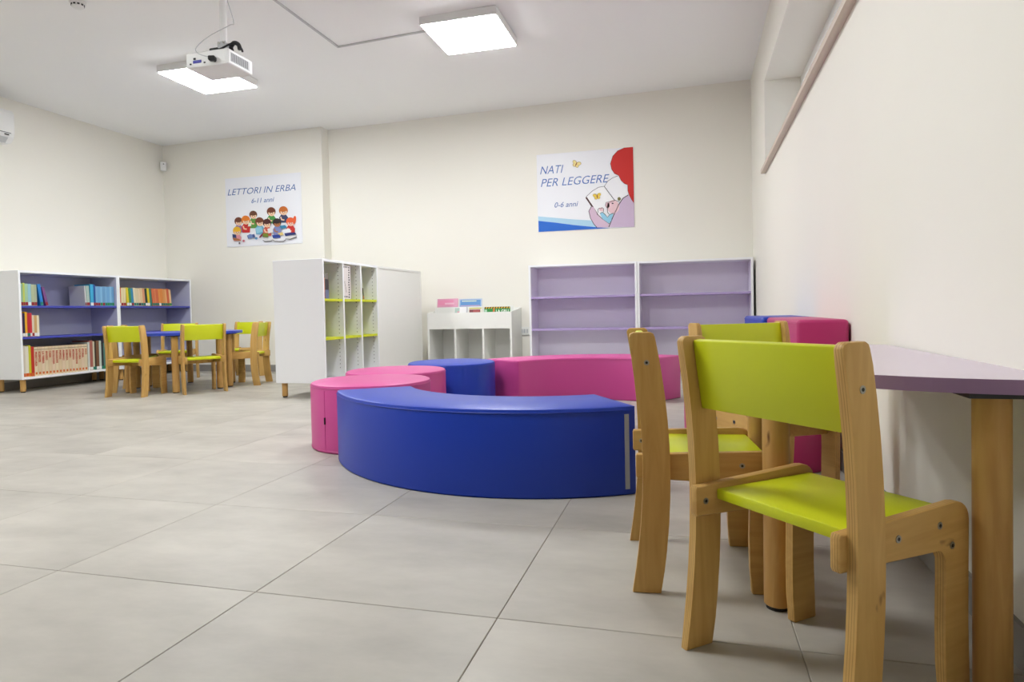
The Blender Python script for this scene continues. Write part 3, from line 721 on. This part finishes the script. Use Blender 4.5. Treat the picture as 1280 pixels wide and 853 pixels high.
for k, wd in enumerate(words):
    shelf_book('cream encyclopaedia volume with red lettering, %s from the red book' % ORD[k], XB, ye + k * we, z0s + .0005, we - .0022, .272, .215, ((226, 208, 174), (222, 198, 162), (228, 204, 176))[k % 3], None, 0, 'matching cream encyclopaedia volumes', text=wd,
               bands=((.246, .2495, (50, 44, 40)),))
run([(.022, .290, (206, 208, 200), 'pale grey', WHT, 0), (.034, .305, (176, 104, 92), 'brick pink', WHT, 0), (.020, .296, (206, 202, 176), 'pale khaki', TEAL, 0), (.018, .285, (52, 38, 26), 'black brown', TEAL, 0), (.034, .300, (122, 84, 58), 'brown', WHT, 0),
     (.026, .298, (192, 206, 196), 'pale mint', WHT, 0), (.024, .280, (40, 42, 48), 'black', TEAL, 0), (.030, .275, (80, 132, 120), 'teal', GRN, 0)], yend + .004, z0s, 'after the encyclopaedia on the bottom shelf', gB)
# top shelf, right-hand group of the left bookcase
ys = on_x(105.5, 375, XB).y
shelf_book('white-covered book with its printed back cover showing on the top shelf', XB, ys + .012, z1 + .001, .012, .205, .205, (206, 206, 206), RED, 3, gB)
shelf_book('grey green book beside the white-covered one on the top shelf', XB, ys + .028, z1 + .001, .036, .205, .205, (168, 190, 182), RED, 2.5, gB)
y = run([(.036, .222, (56, 168, 214), 'sky blue', WHT, 0), (.022, .220, (24, 74, 150), 'deep blue', RED, 0)] + [(.0272, .204 - .001 * (k % 3), ((120, 172, 212), (108, 164, 210), (128, 180, 216), (104, 156, 200))[k % 4], 'light blue', (RED, RED, GRN, RED, TEAL, GRN, TEAL, GRN)[k], 0) for k in range(8)],
        ys + .071, z1, 'in the blue group on the top shelf', gB)
cols2 = [((214, 110, 60), 'orange'), ((230, 216, 170), 'cream'), ((228, 214, 166), 'cream'), ((222, 200, 40), 'yellow'), ((60, 140, 70), 'green'), ((50, 134, 176), 'teal blue'), ((226, 214, 180), 'cream'), ((222, 206, 168), 'cream'), ((230, 206, 170), 'cream'), ((226, 196, 150), 'cream'), ((222, 150, 110), 'salmon'), ((30, 56, 40), 'black green'), ((226, 206, 40), 'yellow'), ((60, 120, 100), 'teal'),
         ((216, 112, 70), 'orange red'), ((220, 124, 78), 'orange'), ((214, 104, 64), 'orange red'), ((226, 146, 72), 'light orange'), ((224, 138, 62), 'orange'), ((220, 150, 84), 'light orange'), ((228, 168, 110), 'pale orange'), ((210, 92, 56), 'red orange'), ((226, 186, 140), 'pale cream')]
st2 = [WHT, RED, RED, WHT, WHT, RED, TEAL, TEAL, DK, TEAL, TEAL, WHT, WHT, TEAL, TEAL, TEAL, TEAL, WHT, TEAL, TEAL, TEAL, GRN, GRN]
y0_, y1_ = 5.668, on_x(213.5, 380, XB).y; wb = (y1_ - y0_) / len(cols2)
for k, ((rgb, word), st) in enumerate(zip(cols2, st2)):
    ln = 0 if k < 3 else 4.0 + (k > 13) * 1.2
    shelf_book('%s book, %s from the left in the corner bookcase' % (word, ORD[k]), XB, y0_ + k * wb + (.012 if k >= 3 else 0) + (.006 if k > 13 else 0), z1 + .0008, wb * .94, .196 + .006 * ((k * 7) % 3 == 0), .2, rgb, st, ln, gB)

# ---- things in the lime-shelved cubby cabinet
XS = XD - .010
t = thing('book', 'dark book with a photograph cover in the first lime cubby', 'book', (XS - .006, YD0 + .050, .7905), 0)
obj('cover', box(-.17, 0, 0, .060, 0, .20), C('cover_48_44_50', (48, 44, 50)), t); obj('page_block', box(-.166, -.006, .003, .057, .2001, .2015), M_page, t)
obj('spine_band', box(-.001, .0008, .0, .060, .0, .07), C('print_110_120_150', (110, 120, 150)), t); obj('spine_band', box(-.001, .0008, 0, .060, .155, .2), C('print_120_116_106', (120, 116, 106)), t)
t = thing('book', 'orange brown book beside the dark book in the first cubby', 'book', (XS - .002, YD0 + .022, .7905), 0)
obj('cover', box(-.17, 0, 0, .026, 0, .165), C('cover_190_110_70', (190, 110, 70)), t); obj('page_block', box(-.166, -.006, .003, .023, .1651, .1665), M_page, t)
obj('spine_band', box(-.001, .0008, .001, .025, 0, .05), C('print_150_50_40', (150, 50, 40)), t)
# patterned box file
yb0 = YD0 + .469 - .151 + .012
t = thing('box_file', 'white box file with black pattern in the second lime cubby', 'box file', (XS, yb0, .7905), 0)
obj('case', box(-.26, 0, 0, .125, 0, .285, .002), C('cover_232_224_220', (232, 224, 220)), t)
random.seed(3)
for k in range(13):
    obj('printed_mark', box(-.0004, .0006, .086, .104, 0, .012), M_black, t, (0, random.uniform(-.003, .003), .010 + k * .0208))
for k in range(4):
    for z in (.262, .012): obj('printed_mark', box(-.0004, .0006, 0, .008, 0, .014), M_black, t, (0, .012 + k * .018, z))
for k in range(4): obj('printed_scroll', box(-.0004, .0006, 0, .005, 0, .022), M_vent, t, (0, .022 + k * .007, .128 - k * .024))
# leaning thin book
t = thing('book', 'thin book with orange foot leaning in the third lime cubby', 'book', (XS - .006, YD0 + .469 + .152 + .062, .791), 0)
t.rotation_euler = (math.radians(9.5), 0, 0)
obj('cover', box(-.2, 0, 0, .014, 0, .27), C('cover_206_214_206', (206, 214, 206)), t); obj('page_block', box(-.197, -.004, .002, .012, .2701, .2712), M_page, t)
obj('spine_band', box(-.001, .0008, 0, .014, .03, .10), C('print_60_56_40', (60, 56, 40)), t); obj('spine_band', box(-.001, .0008, 0, .014, 0, .03), C('print_190_100_30', (190, 100, 30)), t)

# ------------------------------------------------------------------ posters
class Poster:
    """flat printed panel on the back wall; px coordinates are those of the panel's own picture, mapped corner to corner"""
    def __init__(s, name, label, Y, tl, tr, bl, brr, corners, m):
        a = on_y(*tl, Y); b = on_y(*tr, Y); c = on_y(*bl, Y); d_ = on_y(*brr, Y)
        s.x0, s.x1 = (a.x + c.x) / 2, (b.x + d_.x) / 2; s.z1, s.z0 = (a.z + b.z) / 2, (c.z + d_.z) / 2
        s.k = corners; s.w = s.x1 - s.x0; s.h = s.z1 - s.z0; s.lay = 0
        s.t = thing(name, label, 'poster', (s.x0, Y, s.z0))
        s.panel = obj('board', box(0, s.w, -.006, 0, 0, s.h, .0008), m, s.t)
    def uv(s, x, y):
        (xl, ytl), (xr_, ytr), (xl2, ybl), (xr2, ybr) = s.k
        u = (x - xl) / (xr_ - xl); top = ytl + (ytr - ytl) * u; bot = ybl + (ybr - ybl) * u
        return min(max(u, .002), .998) * s.w, min(max(1 - (y - top) / (bot - top), .002), .998) * s.h
    def poly(s, name, pts, rgb, lay):
        bm = bmesh.new(); vs = []
        for p in pts:
            x, z = s.uv(*p); vs.append(bm.verts.new((x, -.0062 - lay * .00035, z)))
        f_ = bm.faces.new(vs); bmesh.ops.triangulate(bm, faces=[f_])
        return obj(name, bm, C('print_%d_%d_%d' % rgb, rgb, .55), s.t)
    def ell(s, name, cx, cy, rx, ry, rgb, lay, rot=0., n=22, a0=0, a1=360):
        R_ = math.radians(rot); pts = []
        for k in range(n + (a1 - a0 < 360)):
            a = math.radians(a0 + (a1 - a0) * k / n); x = rx * math.cos(a); y = ry * math.sin(a)
            pts.append((cx + x * math.cos(R_) - y * math.sin(R_), cy + x * math.sin(R_) + y * math.cos(R_)))
        return s.poly(name, pts, rgb, lay)
    def line(s, name, pts, wd, rgb, lay):
        P = [Vector((p[0], p[1])) for p in pts]; L_, R_ = [], []
        for i, p in enumerate(P):
            d_ = (P[min(i + 1, len(P) - 1)] - P[max(i - 1, 0)]).normalized(); n = Vector((-d_.y, d_.x)) * wd / 2
            L_.append(p + n); R_.append(p - n)
        bm = bmesh.new()
        def vv(p): x, z = s.uv(p.x, p.y); return bm.verts.new((x, -.0062 - lay * .00035, z))
        a = [vv(p) for p in L_]; b = [vv(p) for p in R_]
        for i in range(len(P) - 1): bm.faces.new((a[i], a[i + 1], b[i + 1], b[i]))
        return obj(name, bm, C('print_%d_%d_%d' % rgb, rgb, .55), s.t)
    def text(s, body, x0, x1, ybase, ytop, rgb, lay=2, shear=.28, bold=-.004):
        me = text_mesh(body, 1., shear, bold)
        xs = [v.co.x for v in me.vertices]; ys = [v.co.y for v in me.vertices]
        ua, za = s.uv(x0, ybase); ub, zb__ = s.uv(x1, ybase + (s.k[1][1] - s.k[0][1]) * (x1 - x0) / (s.k[1][0] - s.k[0][0])); _, zt__ = s.uv(x0, ytop)
        sx = (ub - ua) / (max(xs) - min(xs)); sy = (zt__ - za) / max(ys)
        mn = min(xs)
        for v in me.vertices: v.co = ((v.co.x - mn) * sx, v.co.y * sy, v.co.z)
        me.materials.append(C('print_%d_%d_%d' % rgb, rgb, .55))
        return obj('lettering', me, parent=s.t, loc=(ua, -.0062 - lay * .00035, za), rot=(PI / 2, 0, 0))
M_post = mat('poster_paper', (240, 241, 246), .45)
# --- right-hand poster
P = Poster('wall_poster', 'poster reading NATI PER LEGGERE with a red-haired reader, above the lilac bookcases', YR, (671.5, 192.8), (792, 185.1), (671.9, 290), (792.9, 284.5),
           ((80, 97), (980, 38), (86, 815), (984, 777)), M_post)
P.poly('light_blue_wave', [(86, 668), (250, 684), (420, 700), (600, 712), (640, 778), (560, 770), (300, 742), (86, 712)], (176, 214, 236), 1)
P.poly('blue_wave', [(86, 710), (250, 728), (420, 752), (640, 776), (760, 784), (500, 798), (86, 815)], (26, 104, 206), 2)
P.text('NATI', 112, 335, 278, 205, (76, 116, 186)); P.text('PER LEGGERE', 116, 760, 395, 322, (76, 116, 186)); P.text('0-6 anni', 244, 468, 588, 540, (96, 124, 180), bold=.006)
YEL = (240, 208, 76); INK = (60, 44, 52)
def butterfly(cx, cy, sc, rot, wing):
    R_ = math.radians(rot)
    def q(x, y): return cx + sc * (x * math.cos(R_) - y * math.sin(R_)), cy + sc * (x * math.sin(R_) + y * math.cos(R_))
    for x, y, rx, ry, rr in ((-.42, -.22, .40, .30, 30), (.42, -.30, .40, .30, -40), (-.26, .30, .28, .24, 0), (.28, .26, .28, .24, 0)):
        a, b = q(x, y); P.ell('butterfly_outline', a, b, rx * sc + 3, ry * sc + 3, (150, 120, 60), 3, rr + rot); P.ell('butterfly_wing', a, b, rx * sc, ry * sc, wing, 4, rr + rot)
    a, b = q(0, 0); P.ell('butterfly_body', a, b, .09 * sc, .40 * sc, (150, 84, 40), 5, rot)
butterfly(456, 188, 48, 25, (244, 226, 150))
# open book
P.poly('book_page', [(542, 492), (600, 440), (660, 405), (712, 398), (770, 480), (806, 530), (760, 640), (700, 700), (640, 650), (598, 580)], (246, 246, 248), 3)
P.poly('book_page', [(712, 398), (745, 350), (790, 320), (838, 303), (930, 470), (860, 560), (806, 530), (770, 480)], (244, 244, 248), 3)
P.line('book_outline', [(542, 492), (600, 440), (660, 405), (712, 398), (745, 350), (790, 320), (838, 303)], 4, (70, 70, 90), 5)
P.line('book_fold', [(712, 398), (760, 466), (806, 530)], 6, (50, 40, 50), 5)
P.line('book_cover_edge', [(542, 496), (600, 585), (652, 672)], 15, (76, 40, 40), 5)
butterfly(645, 490, 46, -5, YEL)
# parent: mauve shoulder, red hair, arm
P.poly('shoulder', [(984, 777), (984, 550), (925, 480), (880, 510), (840, 570), (800, 650), (770, 720), (748, 778)], (206, 184, 210), 6)
P.line('shoulder_outline', [(930, 480), (880, 510), (840, 570), (800, 650), (770, 720), (746, 776)], 7, INK, 7)
hair = [(980, 38), (900, 44), (840, 72), (795, 120), (772, 190), (782, 240), (806, 280), (845, 300), (866, 345), (895, 375), (925, 388), (925, 440), (940, 490), (962, 530), (984, 556)]
P.poly('red_hair', hair, (204, 24, 14), 8)
P.line('hair_outline', hair[1:], 4, (120, 16, 16), 9)
P.poly('arm', [(590, 582), (566, 625), (580, 690), (610, 745), (640, 778), (740, 778), (750, 745), (690, 700), (640, 650), (612, 590)], (214, 186, 208), 6)
P.line('arm_outline', [(590, 582), (566, 625), (580, 690), (610, 745), (636, 776)], 6, INK, 7)
P.line('arm_outline', [(640, 652), (690, 698), (752, 744)], 6, INK, 7)
# baby
P.ell('baby_head', 790, 588, 56, 62, (238, 202, 208), 7); P.ell('baby_nose', 738, 572, 20, 26, (238, 202, 208), 7)
P.poly('baby_suit', [(668, 648), (690, 636), (716, 658), (736, 686), (756, 660), (790, 648), (770, 720), (748, 742), (690, 698)], (150, 208, 232), 8)
P.line('baby_suit_outline', [(668, 648), (690, 636), (716, 658), (736, 686), (756, 660), (790, 648)], 5, INK, 9)
P.line('baby_outline', [(850, 545), (810, 528), (760, 544), (728, 545), (720, 572), (736, 600), (738, 640), (752, 656)], 5, INK, 9)
P.ell('baby_hand', 682, 610, 22, 18, (238, 202, 208), 7); P.line('baby_hand_outline', [(700, 636), (702, 604), (690, 594), (676, 606), (664, 598), (650, 610), (652, 640)], 5, INK, 9)
P.ell('baby_eye', 786, 556, 9, 6, INK, 9); P.ell('hair_bobble', 846, 516, 15, 17, (128, 120, 66), 9)
# --- left-hand poster
P = Poster('wall_poster', 'poster reading LETTORI IN ERBA with a group of reading children', YL, (282, 222.5), (376.9, 216.9), (283.8, 309), (377.6, 304.8),
           ((16, 107), (828, 58), (34, 846), (832, 805)), M_post)
P.text('LETTORI IN ERBA', 42, 772, 288, 222, (64, 104, 168)); P.text('6-11 anni', 300, 545, 374, 324, (90, 120, 176), bold=.006)
SK, SK2 = (244, 206, 172), (176, 116, 76)
kids = [(315, 500, (104, 58, 34), SK, (92, 150, 60), .95, 120), (510, 470, (110, 52, 30), SK, (70, 150, 70), 1.05, 100), (640, 462, (196, 104, 34), SK, (60, 64, 100), 1.05, 100),
        (155, 570, (112, 60, 40), SK, (150, 120, 170), 1., 90), (235, 556, (226, 124, 30), SK, (200, 40, 40), 1.05, 110), (385, 576, (116, 60, 32), SK, (110, 178, 206), 1.05, 110),
        (465, 592, (80, 34, 34), SK, (206, 90, 70), 1., 110), (572, 588, (50, 34, 34), SK2, (130, 140, 190), 1., 110), (715, 580, (232, 96, 50), (246, 196, 176), (200, 44, 40), 1., 95), (140, 672, (236, 182, 40), SK, (226, 150, 160), 1., 80)]
for i, (x, y, hr, sk, sh, sc, hb) in enumerate(kids):
    L0 = 1 + i * .0
    b = 2 + i * 4
    P.poly('child_clothes', [(x - 22, y + 34), (x + 22, y + 34), (x + 46 * sc, y + 70), (x + 40, y + 34 + hb * .9), (x - 40, y + 34 + hb * .9), (x - 46 * sc, y + 70)], sh, b)
    P.ell('child_hair', x, y - 4, 45 * sc, 44 * sc, hr, b + 1)
    P.ell('child_face', x + 3, y + 14, 33 * sc, 30 * sc, sk, b + 2)
    P.ell('child_fringe', x + 4, y - 8, 34 * sc, 16 * sc, hr, b + 3, -8)
    P.ell('child_eye', x - 9, y + 14, 4, 5, (60, 40, 40), b + 3); P.ell('child_eye', x + 15, y + 14, 4, 5, (60, 40, 40), b + 3)
    P.line('child_smile', [(x - 6, y + 28), (x + 3, y + 32), (x + 12, y + 28)], 4, (190, 90, 70), b + 3)
    P.line('child_arm', [(x - 30, y + 62), (x - 20, y + 92), (x + 8, y + 96)], 15, sk, b + 3)
P.ell('pigtail', 758, 560, 16, 44, (232, 96, 50), 38, 10)
b = 44
for pts, rgb in (([(270, 590), (300, 580), (298, 620), (262, 624)], (226, 240, 220)), ([(340, 640), (410, 628), (420, 680), (360, 700)], (150, 206, 226)), ([(470, 650), (520, 640), (525, 690), (480, 700)], (240, 240, 240)),
                 ([(600, 620), (660, 612), (680, 640), (620, 654)], (50, 130, 170)), ([(640, 660), (710, 650), (720, 690), (650, 700)], (238, 240, 246)), ([(580, 700), (630, 686), (640, 715), (590, 726)], (226, 200, 120)),
                 ([(420, 770), (470, 752), (530, 762), (500, 782), (440, 784)], (226, 226, 224)), ([(530, 770), (600, 752), (660, 764), (640, 782), (550, 782)], (240, 240, 244)), ([(650, 740), (720, 724), (776, 736), (700, 760)], (236, 232, 230)),
                 ([(250, 720), (330, 706), (340, 740), (260, 756)], (60, 80, 140)), ([(520, 720), (600, 712), (610, 748), (530, 752)], (40, 66, 150)), ([(650, 700), (760, 690), (776, 712), (660, 730)], (40, 50, 110)), ([(380, 740), (420, 690), (436, 700), (392, 748)], (130, 36, 60)), ([(90, 745), (160, 756), (190, 778), (100, 770)], (176, 110, 60)),
                 ([(420, 700), (480, 700), (476, 742), (424, 740)], (110, 130, 40)), ([(90, 705), (130, 712), (135, 748), (92, 744)], (50, 60, 110))):
    P.poly('drawn_book', pts, rgb, b); b += .5
P.line('book_edge', [(420, 772), (440, 784), (505, 782), (530, 768)], 6, (50, 40, 44), b); P.line('book_edge', [(530, 772), (550, 785), (640, 785), (664, 768)], 6, (70, 44, 44), b); P.line('book_edge', [(660, 760), (710, 764), (778, 738)], 6, (50, 40, 44), b)
P.ell('drawn_heart', 350, 752, 15, 13, (90, 150, 190), b); P.ell('drawn_heart', 212, 778, 13, 12, (200, 110, 130), b); P.ell('drawn_heart', 166, 802, 10, 12, (110, 100, 110), b); P.ell('drawn_toy', 286, 730, 26, 24, (110, 136, 186), b)
